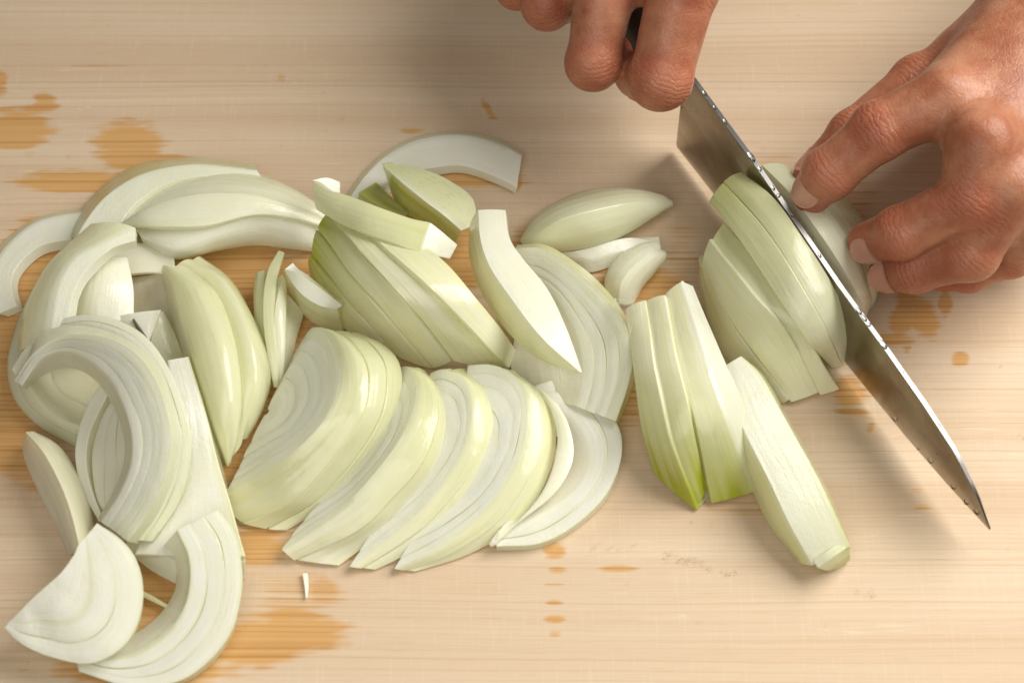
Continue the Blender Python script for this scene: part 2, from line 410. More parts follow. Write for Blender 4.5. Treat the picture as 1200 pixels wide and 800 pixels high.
# ------------------------------------------------------------------ onions, left heap
piece('thin white onion crescent lying flat at the far left edge of the board', 'onion slice',
      [[(-6, 370, .1), (-20, 330, .1), (-4, 292, .1), (28, 263, .1), (60, 250, .1), (96, 245, .1)], [(-2, 367, .5), (-14, 330, .55), (2, 295, .55), (32, 266, .55), (62, 254, .55), (97, 249, .5)],
       [(19, 358, .5), (13, 335, .55), (20, 312, .55), (45, 289, .55), (75, 281, .55), (97, 279, .5)]], 'SF', th=.45, green=(.1, .1))
piece('curved onion strip with a white cut face, arching behind the big pale leaf', 'onion slice',
      [[(82, 285, .2), (86, 262, .3), (112, 226, .3), (158, 194, .3), (220, 185, .3), (300, 192, .3)], [(88, 288, 1.5), (94, 270, 1.7), (122, 232, 1.8), (165, 205, 1.8), (225, 193, 1.7), (302, 200, 1.2)],
       [(135, 290, 1.4), (140, 265, 1.6), (158, 240, 1.7), (195, 216, 1.7), (245, 206, 1.6), (310, 212, 1.1)]], 'SF', th=.5, green=(.25, .2))
piece('lower onion leaf with a wavy white edge under the broad pale leaf', 'onion leaf',
      [[(148, 262, 1.4), (195, 268, 1.8), (250, 258, 1.9), (300, 243, 1.9), (345, 250, 1.5), (381, 262, .7)], [(165, 278, 1.6), (205, 294, 1.5), (255, 280, 1.6), (305, 267, 1.5), (345, 274, 1.1), (378, 281, .6)],
       [(175, 286, 1.0), (206, 303, .7), (255, 294, .6), (300, 288, .5), (340, 292, .3), (374, 296, .2)]], 'FF', name='onion_leaf', th=.3, green=(.25, 0), bulge=.12)
piece('upper of two nested pale onion leaves at the back of the left heap', 'onion leaf',
      [[(143, 258, 1.1), (163, 227, .9), (205, 201, .8), (260, 194, .8), (318, 208, .8), (362, 232, .7), (382, 250, .7)],
       [(146, 262, 1.4), (185, 243, 1.8), (238, 230, 2.1), (296, 230, 2.0), (345, 243, 1.5), (382, 257, .9)]], 'S', name='onion_leaf', th=.3, green=(.16, .05), bulge=.16, white=.4, tip=(.3, .4))
piece('lower of two nested pale onion leaves behind the left heap, tip pointing left', 'onion leaf',
      [[(140, 262, 1.6), (178, 241, 2.1), (235, 226, 2.4), (296, 227, 2.3), (345, 241, 1.75), (382, 255, 1.1)],
       [(143, 267, 1.7), (185, 266, 2.1), (240, 264, 2.2), (300, 252, 2.1), (345, 256, 1.7), (381, 266, 1.1)]], 'S', name='onion_leaf', th=.28, green=(.14, .03), bulge=.10, white=.5, tip=(.3, .4))
# the low half disc with a hollow
piece('olive inner onion membrane lying in the hollow at the left edge', 'onion leaf',
      [[(30, 420, .5), (70, 405, .5), (125, 425, .5)], [(36, 455, .35), (75, 455, .3), (125, 460, .4)], [(50, 488, .3), (85, 500, .25), (122, 515, .3)]], 'II', name='onion_leaf', th=.2, green=(.25, .45), tan=.1)
layered('half disc of onion with a hollow inner face, lowest piece at the left edge', [(62, 325, .5), (32, 352, .5), (13, 400, .5), (8, 435, .5), (18, 470, .4), (46, 500, .3), (88, 524, .2)],
        [(95, 395, 1.6), (62, 395, 1.6), (38, 415, 1.5), (32, 442, 1.4), (45, 472, 1.2), (70, 490, 1.0), (98, 500, .8)], 2, th=.5,
        core=[[(105, 420, .8), (80, 418, .7), (62, 425, .6), (62, 445, .5), (72, 460, .5), (88, 470, .5), (105, 478, .5)]], core_kinds='I', green=(.15, .45), ogreen=(.2, .6), gedge=.5)
piece('long bent onion band with a pointed top, outermost curve of the left heap', 'onion slice',
      [[(107, 262, 2.4), (82, 284, 2.0), (55, 311, 1.8), (33, 350, 1.5), (23, 382, 1.2), (20, 412, .9)], [(159, 267, 3.0), (125, 284, 3.1), (90, 302, 3.1), (69, 335, 3.0), (61, 368, 2.7), (56, 405, 2.3)],
       [(159, 282, 2.9), (130, 292, 3.0), (101, 318, 3.0), (87, 342, 2.9), (80, 368, 2.7), (71, 400, 2.3)]], 'SF', th=.45, green=(.12, .1), bulge=(.2, 0), white=.2)
piece('dull square onion sheet lying flat beneath the tip of the broad leaf', 'onion leaf',
      [[(108, 300, 1.2), (150, 285, 1.3), (180, 286, 1.2), (204, 291, 1.1)], [(120, 330, 1.0), (150, 322, 1.0), (182, 320, .9), (205, 328, .7)]], 'S', name='onion_leaf', th=.25, white=.7, bulge=.1, tan=.12)
piece('onion sheet deep in the gap of the left heap, its shade painted tan', 'onion leaf',
      [[(152, 325, .5), (154, 362, .5), (158, 400, .5)], [(192, 320, .7), (200, 350, .6), (212, 402, .4)]], 'I', name='onion_leaf', th=.25, tan=.7)  # strong tan tint puts the shade of the gap into the colour
piece('upright translucent onion leaf with vertical fibres inside the left heap', 'onion leaf',
      [[(97, 324, 1.9), (88, 345, 1.8), (80, 378, 1.4)], [(124, 303, 2.2), (118, 340, 2.2), (112, 380, 1.7)], [(149, 302, 1.9), (156, 335, 1.8), (157, 374, 1.4)]], 'SS', name='onion_leaf', th=.25, white=.85, bulge=.08)
e = piece('small angular onion chip with a dark root fleck beside the big yellow wedge', 'onion chip',
      [[(122, 374, 1.5), (155, 367, 1.7), (189, 363, 1.6)], [(138, 392, 1.3), (162, 400, 1.4), (176, 398, 1.3)]], 'F', name='onion_chip', th=.4, tan=.1)
k = NT('dry_root'); k.b.inputs['Base Color'].default_value = rgb(.13, .10, .07); k.b.inputs['Roughness'].default_value = .7; ROOT = k.m
rr = rail([(155, 374, 1.72), (160, 384, 1.66), (171, 397, 1.6)], 8); r2 = rail([(157, 373, 1.72), (164, 383, 1.66), (173, 396, 1.6)], 8)
o3 = Vector(e.location) / CM
vv = [tuple(Vector(q)) for q in rr] + [tuple(Vector(q)) for q in r2] + [tuple(Vector(q) - Vector((0, 0, .12))) for q in rr] + [tuple(Vector(q) - Vector((0, 0, .12))) for q in r2]
ff = []
for j in range(7):
    ff += [(j, j + 1, 9 + j, 8 + j), (16 + j, 24 + j, 25 + j, 17 + j), (j, 16 + j, 17 + j, j + 1), (8 + j, 9 + j, 25 + j, 24 + j)]
mesh_obj('dry_root', vv, ff, ROOT, e, o3)
piece('folded pale onion chip wedged against the left side of the big yellow wedge', 'onion chip',
      [[(189, 364, 1.4), (178, 392, 1.2), (176, 415, 1.0), (182, 440, .8)], [(193, 366, 1.1), (205, 390, .9), (214, 415, .8), (220, 440, .7)]], 'S', name='onion_chip', th=.35, bulge=.12, white=.4)
# the ring of arches
layered('nested inner arcs of onion standing inside the big arch at left', [(142, 458, 1.7), (123, 482, 1.5), (111, 515, 1.2), (108, 545, 1.0), (113, 583, .8), (126, 608, .6)],
        [(150, 462, 1.9), (147, 492, 1.7), (148, 525, 1.5), (150, 550, 1.3), (142, 578, 1.1), (130, 608, .7)], 3, th=.35, green=(.05, .15), tan=.12)
piece('slim curved onion sliver between the left wedge and the nested inner arcs', 'onion sliver',
      [[(124, 440, 2.0), (104, 472, 1.6), (92, 505, 1.2), (88, 540, 1.0), (97, 578, .8), (116, 612, .6)], [(135, 447, 2.0), (116, 482, 1.6), (104, 512, 1.3), (101, 543, 1.1), (107, 575, .9), (120, 608, .7)]], 'F', name='onion_sliver', th=.5, green=(.1, .1))
piece('small layered onion end lying below the big arch on the wet board', 'onion slice',
      [[(150, 630, 1.2), (178, 645, .9), (208, 658, .8)], [(148, 640, .9), (176, 658, .6), (206, 674, .4)], [(152, 648, .6), (176, 668, .3), (206, 684, .1)]], 'FF', th=.3, green=(.1, .2))
piece('flat white onion slab with a torn top, lying right of the big arch', 'onion slice',
      [[(196, 421, 2.2), (205, 480, 2.1), (190, 560, 1.6), (158, 650, 1.0)], [(221, 417, 2.1), (234, 460, 1.9), (260, 555, 1.4), (288, 652, .9)], [(223, 420, 1.1), (237, 462, .7), (264, 558, .3), (288, 680, .1)]], 'FS', th=.4, green=(.0, .0), tan=.05)
layered('pale onion arc hugging the outside of the big arch', [(72, 373, 2.6), (105, 369, 3.0), (140, 376, 3.2), (175, 398, 3.2), (203, 440, 3.0), (220, 490, 2.8), (224, 530, 2.5), (218, 565, 2.2), (205, 597, 1.8), (178, 634, 1.4)],
        [(72, 387, 2.6), (105, 383, 3.0), (140, 394, 3.2), (164, 413, 3.2), (185, 445, 3.1), (199, 490, 2.9), (203, 525, 2.6), (195, 562, 2.2), (178, 600, 1.8), (158, 632, 1.4)], 2, th=.45, green=(.0, .5), gedge=.35)
layered('big standing onion arch of several rings with a hollow middle, left heap', [(17, 446, 2.0), (38, 416, 3.0), (66, 396, 3.5), (95, 392, 3.8), (130, 397, 4.0), (160, 416, 4.0), (182, 445, 3.8), (196, 485, 3.5), (200, 520, 3.2), (192, 560, 2.8), (174, 600, 2.3), (150, 634, 1.8)],
        [(26, 452, 2.0), (45, 424, 2.7), (64, 413, 3.0), (86, 413, 3.2), (110, 426, 3.3), (132, 450, 3.3), (147, 482, 3.2), (155, 515, 3.0), (153, 545, 2.7), (141, 575, 2.3), (127, 598, 1.9), (118, 610, 1.7)], 4, th=.8, green=(.0, .12), gedge=.32,
        core=[[(31, 456, 1.3), (50, 441, 1.5), (72, 432, 1.8), (94, 434, 2.0), (114, 448, 2.1), (130, 470, 2.1), (140, 495, 2.0), (146, 520, 1.9), (144, 545, 1.7), (134, 572, 1.5), (122, 594, 1.3), (116, 606, 1.2)]], core_kinds='I')
piece('onion wedge with a tan cut side, standing alone at the left edge', 'onion wedge',
      [[(28, 512, .5), (28, 535, .2), (46, 578, .1), (66, 618, .1), (80, 650, .1)], [(31, 507, 1.5), (50, 528, 1.9), (70, 565, 1.9), (84, 602, 1.8), (94, 645, 1.6)], [(42, 506, 1.3), (70, 523, 1.0), (91, 555, .8), (105, 587, .6), (113, 625, .4)]], 'FS', name='onion_wedge', th=.5, tan=.22, bulge=(0, .12), white=.25)
layered('bottom crescent of three onion rings with a hollow, cut face up, lower left corner', [(256, 597, 1.9), (276, 626, 1.6), (283, 660, 1.3), (283, 695, 1.1), (271, 740, .9), (241, 777, .8), (205, 799, .7), (150, 803, .7), (92, 786, .7)],
        [(208, 621, 2.0), (221, 650, 1.7), (223, 680, 1.4), (216, 711, 1.2), (196, 741, 1.0), (166, 764, .9), (140, 772, .8), (115, 772, .8), (90, 765, .8)], 3, th=.6, green=(.08, .03), gedge=.5,
        core=[[(190, 640, .9), (204, 662, .6), (206, 682, .4), (200, 700, .3), (184, 722, .2), (158, 742, .15), (136, 752, .15), (112, 755, .15), (92, 752, .15)]], core_kinds='F')
layered('flat white half disc of onion with a dimple, bottom left corner', [(114, 612, 2.7), (141, 630, 2.6), (160, 655, 2.3), (168, 690, 2.0), (161, 730, 1.7), (140, 761, 1.5), (105, 777, 1.3), (62, 770, 1.3), (26, 754, 1.4), (5, 735, 1.5)],
        [(101, 628, 2.75), (104, 648, 2.6), (107, 668, 2.45), (108, 690, 2.2), (102, 712, 2.0), (88, 726, 1.9), (68, 730, 1.8), (46, 728, 1.7), (28, 730, 1.65), (12, 727, 1.6)], 2, th=.55, fr=[0, .52, 1.0],
        core=[[(92, 638, 2.72), (88, 648, 2.66), (83, 656, 2.58), (76, 666, 2.5), (68, 675, 2.4), (58, 684, 2.25), (47, 694, 2.1), (36, 704, 1.95), (26, 714, 1.8), (17, 723, 1.66)]], lift=.03, gedge=.4)
piece('tiny green edged onion shred bridging the gap under the bottom crescent', 'onion shred', [[(165, 690, .35), (180, 698, .35), (196, 708, .3)], [(164, 697, .3), (180, 705, .3), (194, 712, .25)]], 'S', name='onion_shred', th=.2, green=(.2, .2), m=3, N=12)
# the big yellow wedge
piece('second yellow green onion leaf half hidden behind the big wedge', 'onion leaf',
      [[(206, 312, 1.6), (240, 330, 1.9), (268, 385, 2.0), (278, 450, 1.7), (270, 538, .4)], [(226, 304, 1.3), (263, 330, 2.0), (292, 392, 2.2), (301, 450, 1.8), (284, 515, .6)], [(236, 302, .8), (274, 334, .9), (305, 390, .9), (318, 435, .6), (311, 472, .4), (289, 512, .2)]], 'SS', name='onion_leaf', th=.3, green=(.16, .2), bulge=.12, tip=(.5, .3))
piece('big yellow green onion wedge standing on edge between the left heap and the slivers', 'onion wedge',
      [[(189, 318, .7), (200, 380, .4), (221, 450, .2), (244, 510, .1), (263, 545, .1)], [(190, 312, 1.7), (208, 358, 2.1), (230, 428, 2.1), (252, 500, 1.5), (267, 547, .5)], [(200, 312, 1.9), (232, 338, 2.5), (258, 400, 2.6), (269, 470, 2.1), (269, 542, .6)], [(228, 317, 1.6), (257, 345, 1.9), (277, 400, 2.0), (284, 460, 1.7), (278, 510, 1.2), (270, 546, .4)]], 'FSS', name='onion_wedge', th=.5, green=(.12, .2), bulge=(0, .12, .08), tip=(.5, .3))
sl = tag(empty('onion_slivers', P(315, 400)), 'bundle of thin green tipped onion slivers still joined at the bottom', 'onion slivers')
for L, R, g in (([(300, 321, .8), (297, 350, .9), (300, 395, .8), (308, 422, .6), (320, 448, .4)], [(311, 316, 1.0), (309, 350, 1.2), (311, 400, 1.0), (323, 452, .5)], .35),
                ([(334, 342, 1.0), (334, 390, .9), (332, 442, .5)], [(356, 368, .3), (347, 402, .3), (338, 444, .2)], .1),
                ([(332, 322, 1.4), (322, 362, 1.6), (323, 412, 1.2), (326, 452, .5)], [(336, 336, 1.2), (335, 372, 1.4), (334, 412, 1.1), (331, 450, .5)], .05),
                ([(326, 293, 1.4), (313, 320, 1.5), (308, 372, 1.5), (316, 430, 1.0), (321, 455, .5)], [(334, 296, 1.3), (325, 330, 1.5), (322, 380, 1.5), (327, 430, 1.0), (327, 455, .5)], .45)):
    loft('sliver', [L, R], 'S', th=.45, parent=sl, origin=P(315, 400), green=(g, .08), white=.3, bulge=.08, m=4, N=24)
piece('small pointed onion chip with a white cut top leaning on the green fan', 'onion chip',
      [[(332, 317, 1.4), (339, 344, .6), (366, 378, .3), (402, 390, .2)], [(333, 316, 2.0), (350, 341, 2.0), (373, 357, 1.8), (395, 362, 1.5)], [(334, 315, 2.1), (352, 322, 2.2), (377, 339, 2.0), (401, 358, 1.6)]], 'SF', name='onion_chip', th=.35, green=(.1, .05), m=5)

# ------------------------------------------------------------------ onions, middle top
piece('translucent onion crescent lying flat at the top middle of the board', 'onion slice',
      [[(400, 238, .1), (424, 203, .1), (455, 175, .1), (495, 158, .1), (540, 154, .1), (584, 163, .1), (613, 180, .1)], [(405, 240, .5), (428, 206, .55), (457, 180, .55), (496, 163, .55), (540, 158, .55), (581, 167, .5), (611, 183, .45)], [(432, 245, .5), (455, 216, .5), (480, 203, .5), (508, 197, .5), (542, 194, .45), (578, 206, .4), (606, 220, .35)]], 'SF', th=.4, tan=.08)
piece('tiny dark green onion triangle peeking out behind the crossing strip', 'onion chip', [[(420, 226, 1.0), (445, 241, 1.1), (474, 252, 1.2)], [(440, 213, .7), (456, 228, .9), (478, 248, 1.1)]], 'S', name='onion_chip', th=.3, green=(.85, .6), m=4, N=16)
piece('green edged onion wedge with a pale cut top, top middle behind the fan', 'onion wedge',
      [[(452, 206, .9), (461, 232, .8), (476, 250, .8), (504, 266, .8), (533, 286, .5)], [(448, 193, 2.0), (470, 213, 2.3), (497, 235, 2.3), (519, 251, 2.1), (541, 270, 1.5)], [(449, 191, 2.0), (490, 197, 1.8), (526, 211, 1.6), (553, 232, 1.4), (560, 262, 1.2)]], 'SF', name='onion_wedge', th=.4, green=(.95, .6), gedge=-.4)
FAN = 'middle fan of green onion slices'
def fan(label, L, R, g, **kw):
    return piece(label, 'onion slice', [L, R], 'S', group='slices of the green topped half onion', th=.8, green=g, bulge=.05, m=8, bevel=.05, **kw)
fan('lowest and greenest slice at the left of the green fanned half onion', [(361, 308, 1.0), (370, 345, .4), (398, 380, .2), (432, 406, .1), (461, 420, .1)], [(364, 300, 1.5), (396, 341, 1.6), (431, 381, 1.2), (465, 417, .3)], (1.0, -.15))
fan('second slice from the left of the green fanned half onion', [(364, 297, 1.75), (396, 337, 1.85), (431, 378, 1.4), (467, 419, .4)], [(370, 268, 2.2), (412, 325, 2.8), (456, 376, 2.2), (507, 433, .3)], (1.0, -.35))
fan('middle slice of the green fanned half onion', [(371, 267, 2.4), (412, 323, 3.0), (456, 374, 2.4), (508, 432, .5)], [(384, 248, 2.5), (426, 300, 3.4), (479, 358, 3.2), (531, 423, .8)], (.85, -.45))
fan('second slice from the right of the green fanned half onion', [(384, 248, 2.7), (426, 298, 3.6), (479, 356, 3.4), (532, 423, .95)], [(408, 252, 2.7), (452, 294, 3.7), (507, 343, 3.7), (562, 400, 2.2), (595, 434, .3)], (.55, -.4))
fan('rightmost glossy slice of the green fanned half onion', [(410, 252, 2.9), (453, 292, 3.9), (508, 341, 3.9), (563, 398, 2.4), (597, 432, .4)], [(460, 270, 2.8), (497, 288, 3.5), (526, 311, 3.7), (561, 353, 3.3), (592, 391, 1.8), (608, 413, .2)], (.25, 0))
cs = tag(empty('onion_slice', P(450, 270)), 'onion strip lying across the top of the green fan, white at its right end', 'onion slice')
loft('layer', [[(367, 211, 3.2), (385, 222, 3.4), (406, 228, 3.6), (444, 242, 3.9), (481, 255, 3.9), (504, 260, 3.8)], [(371, 246, 2.7), (397, 262, 3.2), (425, 273, 3.7), (462, 286, 3.9), (492, 296, 3.8)]], 'S', th=.35, parent=cs, origin=P(450, 270), green=(.22, .42), bulge=.1, white=.2)
loft('layer', [[(503, 260, 3.75), (520, 273, 3.4), (537, 287, 2.9)], [(490, 294, 3.75), (510, 300, 3.3), (528, 304, 2.7)]], 'F', th=.35, parent=cs, origin=P(450, 270), green=(.2, 0), N=18)
loft('layer', [[(367, 211, 2.9), (384, 208, 2.7), (399, 213, 2.5)], [(378, 220, 2.6), (390, 224, 2.5), (399, 226, 2.3)]], 'F', th=.2, parent=cs, origin=P(450, 270), N=14, m=3)
layered('leaning half rings of onion behind the white crossing slice, centre', [(604, 291, 1.4), (632, 291, 1.8), (661, 307, 2.2), (695, 335, 2.4), (723, 367, 2.4), (739, 400, 2.2), (739, 440, 1.8), (722, 494, .9)],
        [(614, 330, 1.3), (632, 336, 1.5), (652, 352, 1.7), (668, 378, 1.7), (678, 405, 1.6), (681, 432, 1.4), (680, 455, 1.2), (674, 475, .9)], 4, th=.5, green=(0, .22), ogreen=(.05, .5), gedge=.35,
        rind=[[(606, 287, .9), (636, 286, 1.2), (668, 303, 1.5), (700, 328, 1.6), (728, 362, 1.6), (745, 400, 1.4), (746, 440, 1.0), (725, 498, .3)]],
        core=[[(598, 345, .7), (602, 365, .7), (604, 385, .6), (602, 405, .5), (600, 420, .5), (600, 435, .4), (606, 450, .4), (616, 465, .3)]], core_kinds='I')
piece('long curved white onion slice crossing over the half rings, bright cut face', 'onion slice',
      [[(549, 275, 1.6), (549, 300, 1.5), (558, 330, 1.5), (575, 362, 1.5), (601, 395, 1.6), (636, 423, 1.8), (677, 437, 2.0)], [(560, 246, 2.7), (563, 280, 2.9), (577, 318, 3.0), (609, 363, 3.0), (643, 403, 2.8), (680, 437, 2.2)], [(592, 246, 2.5), (597, 278, 2.6), (613, 303, 2.7), (642, 340, 2.7), (663, 383, 2.6), (681, 435, 2.2)]], 'SF', th=.5, green=(.1, .12), tip=(.8, .3), bulge=(.1, .04))
piece('flat white onion sliver lying under the boat shaped leaf', 'onion sliver', [[(652, 298, .5), (690, 291, .7), (735, 279, .6), (773, 284, .5)], [(668, 306, .3), (695, 304, .5), (728, 295, .5), (776, 289, .3)], [(670, 307, .1), (690, 319, .1), (722, 310, .1), (752, 297, .1), (776, 292, .1)]], 'FF', name='onion_sliver', th=.3)
piece('boat shaped glossy onion leaf lying on bare board, tip pointing right', 'onion leaf',
      [[(612, 284, .4), (626, 256, .3), (660, 232, .3), (700, 221, .3), (742, 222, .3), (788, 238, .4)], [(613, 287, .8), (648, 262, 2.0), (690, 248, 2.3), (740, 238, 1.8), (789, 239, .6)], [(614, 289, .5), (640, 296, .5), (672, 294, .6), (706, 287, .6), (746, 268, .5), (789, 240, .4)]], 'SS', name='onion_leaf', th=.35, green=(.28, .05), bulge=.2, tip=(.3, .2), white=.35)
piece('small white onion heart like a clove, right of the half rings', 'onion heart',
      [[(714, 348, .4), (709, 328, .4), (719, 306, .4), (742, 291, .5), (770, 287, .5)], [(724, 357, .9), (728, 330, 1.7), (746, 308, 1.8), (764, 296, 1.4), (775, 292, .9)], [(744, 352, .3), (753, 336, .3), (768, 319, .3), (778, 305, .4), (778, 295, .5)]], 'SS', name='onion_heart', th=.6, bulge=.22, white=.7)

# ------------------------------------------------------------------ onions, front row of toppled slices
layered('loose flat onion disc at the right end of the front row', [(628, 451, .9), (650, 445, .9), (680, 453, .8), (708, 474, .7), (725, 500, .6), (729, 528, .5), (721, 560, .5), (702, 590, .5), (668, 619, .4), (630, 637, .4), (582, 640, .4)],
        [(632, 478, .8), (650, 481, .7), (668, 491, .6), (681, 509, .5), (688, 530, .4), (685, 552, .4), (674, 571, .4), (654, 588, .4), (634, 600, .4), (608, 612, .4), (582, 622, .4)], 2, th=.4, fr=[0, .42, 1], gedge=.4, lift=.03,
        core=[[(632, 500, .4), (645, 506, .3), (656, 515, .25), (664, 526, .2), (668, 538, .2), (664, 550, .2), (654, 562, .2), (640, 575, .2), (622, 585, .2), (602, 596, .2), (582, 606, .2)]], core_kinds='I')
piece('narrow onion crescent tucked over the loose disc in the front row', 'onion slice',
      [[(608, 446, .9), (636, 460, 1.2), (652, 500, 1.2), (650, 540, 1.1), (632, 582, .9), (585, 632, .6)], [(616, 445, .9), (652, 472, 1.3), (669, 505, 1.3), (671, 540, 1.1), (650, 578, .9), (608, 612, .7), (575, 640, .4)]], 'S', th=.4, bulge=.1, white=.5, green=(.05, 0), tip=(.3, .3))
def rowslice(label, chord, crest, rinds, n, back=None, **kw):
    zz = lambda r, f: [(u, v, z * f) for u, v, z in r]
    crest = zz(crest, .76); rinds = [zz(r, .8) for r in rinds]
    if back:                                            # the next thin slice, its rind just showing behind this one
        q = rinds[0]; g = kw.get('ogreen', (0, 0))
        piece(back, 'onion slice', [[(u - .5, v, z - .06) for u, v, z in q], rinds[1]], 'S', th=.6, bulge=.04, green=g, bevel=.05)
        rinds = [q]
    a, b = chord[len(chord) // 2 - 1], chord[len(chord) // 2]
    return layered(label, crest, chord, n, rind=rinds, rb=.05, center=tuple((x + y) / 4 + (p + q) / 4 for x, y, p, q in zip(a, b, crest[0], crest[-1])), **kw)
rowslice('toppled onion slice with broad rings, next but one to the loose disc', back='thin onion slice pressed against the back of the broad ringed slice', chord= [(556, 427, 1.5), (578, 455, 1.6), (583, 500, 1.5), (574, 545, 1.3), (548, 592, .9), (503, 636, .6), (455, 664, .3)],
         crest=[(548, 428, 1.6), (575, 427, 1.9), (600, 437, 2.1), (614, 458, 2.1), (617, 485, 2.1), (611, 525, 1.9), (592, 565, 1.6), (560, 604, 1.2), (510, 641, .8), (462, 666, .4)],
         rinds=[[(602, 434, 1.6), (624, 456, 1.9), (634, 487, 1.8), (633, 525, 1.6), (616, 567, 1.3), (584, 610, .9), (532, 646, .5), (474, 668, .2)], [(606, 436, 1.0), (634, 460, 1.2), (649, 490, 1.1), (651, 525, .9), (637, 570, .7), (606, 615, .4), (550, 650, .1), (487, 670, .1)]], n=4, th=.5, green=(.04, 0), ogreen=(.2, .02), fr=[0, .1, .24, .45, 1])
rowslice('narrow toppled onion slice between the broad ringed one and the long smooth one', back='thin onion slice pressed against the back of the narrow toppled slice', chord= [(505, 436, 1.6), (526, 457, 1.8), (533, 487, 1.8), (530, 520, 1.6), (515, 556, 1.2), (480, 600, .8), (406, 661, .3)],
         crest=[(505, 437, 1.7), (522, 433, 2.1), (546, 447, 2.4), (553, 485, 2.5), (544, 525, 2.2), (521, 563, 1.8), (481, 607, 1.2), (410, 664, .4)],
         rinds=[[(528, 432, 1.8), (560, 453, 2.1), (569, 490, 2.1), (560, 535, 1.8), (534, 577, 1.4), (490, 622, .9), (424, 666, .3)], [(545, 431, 1.2), (573, 460, 1.4), (583, 500, 1.4), (575, 545, 1.1), (549, 592, .8), (501, 636, .4), (440, 668, .1)]], n=4, th=.5, green=(.05, 0), ogreen=(.3, .02), fr=[0, .12, .27, .5, 1])
rowslice('long smooth onion slice lying just right of the three pressed slices', back='thin onion slice pressed against the back of the long smooth slice', chord= [(467, 430, 1.2), (470, 460, 1.5), (456, 503, 1.2), (426, 547, .9), (376, 594, .6), (324, 640, .3)],
         crest=[(466, 432, 1.6), (479, 430, 2.2), (488, 452, 2.7), (483, 485, 3.0), (464, 521, 2.9), (434, 560, 2.4), (396, 597, 1.7), (330, 643, .6)],
         rinds=[[(491, 431, 2.0), (509, 453, 2.6), (513, 490, 2.7), (496, 540, 2.4), (458, 585, 1.8), (418, 622, 1.2), (345, 656, .3)], [(500, 436, 1.3), (521, 465, 1.5), (527, 510, 1.4), (510, 560, 1.1), (460, 615, .6), (398, 664, .1)]], n=4, th=.6, green=(.1, 0), ogreen=(.3, .0), fr=[0, .13, .28, .5, 1])
rowslice('first onion slice of the front row, its many rings facing left', [(354, 398, 1.0), (325, 455, .8), (300, 505, .5), (263, 572, .3)],
         [(354, 398, 1.4), (366, 384, 2.2), (384, 392, 2.9), (396, 418, 3.5), (398, 450, 3.8), (383, 487, 3.7), (351, 523, 3.1), (311, 548, 2.1), (267, 574, .7)],
         [[(362, 392, 1.6), (379, 384, 2.4), (402, 396, 3.2), (417, 428, 3.75), (413, 475, 3.6), (382, 520, 2.9), (333, 566, 1.8), (270, 600, .3)], [(370, 390, 1.6), (390, 387, 2.3), (414, 402, 3.1), (431, 435, 3.6), (425, 485, 3.4), (390, 536, 2.6), (342, 588, 1.4), (284, 612, .2)]], 5, th=.9, green=(.12, 0), ogreen=(.34, .03), fr=[0, .14, .28, .43, .62, 1], gedge=.25)

FR = 'slices still pressed together at the left of the front row'
piece('second slice of the front row, pressed against the one with many rings', 'onion slice', [[(391, 387, 1.80), (415, 402, 2.44), (432, 435, 2.84), (426, 485, 2.68), (391, 536, 2.04), (343, 588, 1.08), (284, 613, 0.16)],
      [(410, 389, 1.68), (434, 402, 2.16), (452, 430, 2.40), (449, 480, 2.28), (420, 532, 1.68), (372, 586, 0.80), (312, 620, 0.12)]], 'S', group=FR, th=.8, bulge=.03, green=(.36, .03))
piece('third slice of the front row, still pressed to the two at its left', 'onion slice', [[(411, 389, 1.64), (435, 402, 2.12), (453, 430, 2.36), (450, 480, 2.24), (421, 532, 1.64), (373, 586, 0.76), (313, 621, 0.12)],
      [(428, 393, 1.28), (450, 404, 1.68), (468, 425, 1.72), (471, 460, 1.60), (456, 505, 1.36), (426, 547, 0.88), (384, 592, 0.40), (336, 622, 0.08)]], 'S', group=FR, th=.8, bulge=.05, green=(.34, .03))

# ------------------------------------------------------------------ onions, right
G = 'standing slices right of the half rings'
piece('leftmost of three upright onion slices with green lower ends', 'onion slice', [[(733, 362, 2.2), (741, 430, 2.1), (751, 500, 1.4), (766, 555, .2)], [(757, 351, 2.6), (769, 440, 2.8), (787, 520, 2.1), (816, 598, .1)]], 'S', group=G, th=.8, green=(-.5, 1.2), bulge=.08)
piece('middle one of three upright onion slices with green lower ends', 'onion slice', [[(757, 352, 2.5), (770, 440, 2.65), (788, 520, 2.0), (816, 594, .1)], [(779, 345, 2.9), (796, 430, 3.1), (812, 500, 2.5), (829, 570, .4)]], 'S', group=G, th=.8, green=(-.5, 1.15), bulge=.06)
piece('rightmost of three upright onion slices, white cut face to the right', 'onion slice', [[(779, 345, 2.7), (798, 430, 2.9), (816, 500, 2.3), (834, 590, .2)], [(799, 329, 3.1), (822, 400, 3.3), (852, 490, 2.5), (886, 576, .3)], [(812, 335, 2.6), (850, 424, 2.6), (878, 490, 1.8), (898, 565, .4)]], 'SF', group=G, th=.8, green=(-.5, .95), bulge=(.06, 0))
e = piece('long onion wedge lying in front, striped cut face up, pointing at the bottom right', 'onion wedge',
      [[(841, 434, 1.0), (848, 500, .4), (876, 563, .2), (900, 612, .2), (934, 656, .1)], [(850, 428, 1.9), (868, 495, 1.95), (902, 565, 1.8), (924, 610, 1.5), (952, 662, .8)], [(868, 417, 2.05), (892, 440, 2.05), (920, 490, 2.0), (965, 572, 1.8), (996, 640, 1.25)], [(871, 418, 1.2), (896, 440, .8), (924, 490, .6), (970, 572, .4), (998, 642, .2)]], 'SFS', name='onion_wedge', th=.5, green=(.0, .42), bulge=(.08, .03, 0))
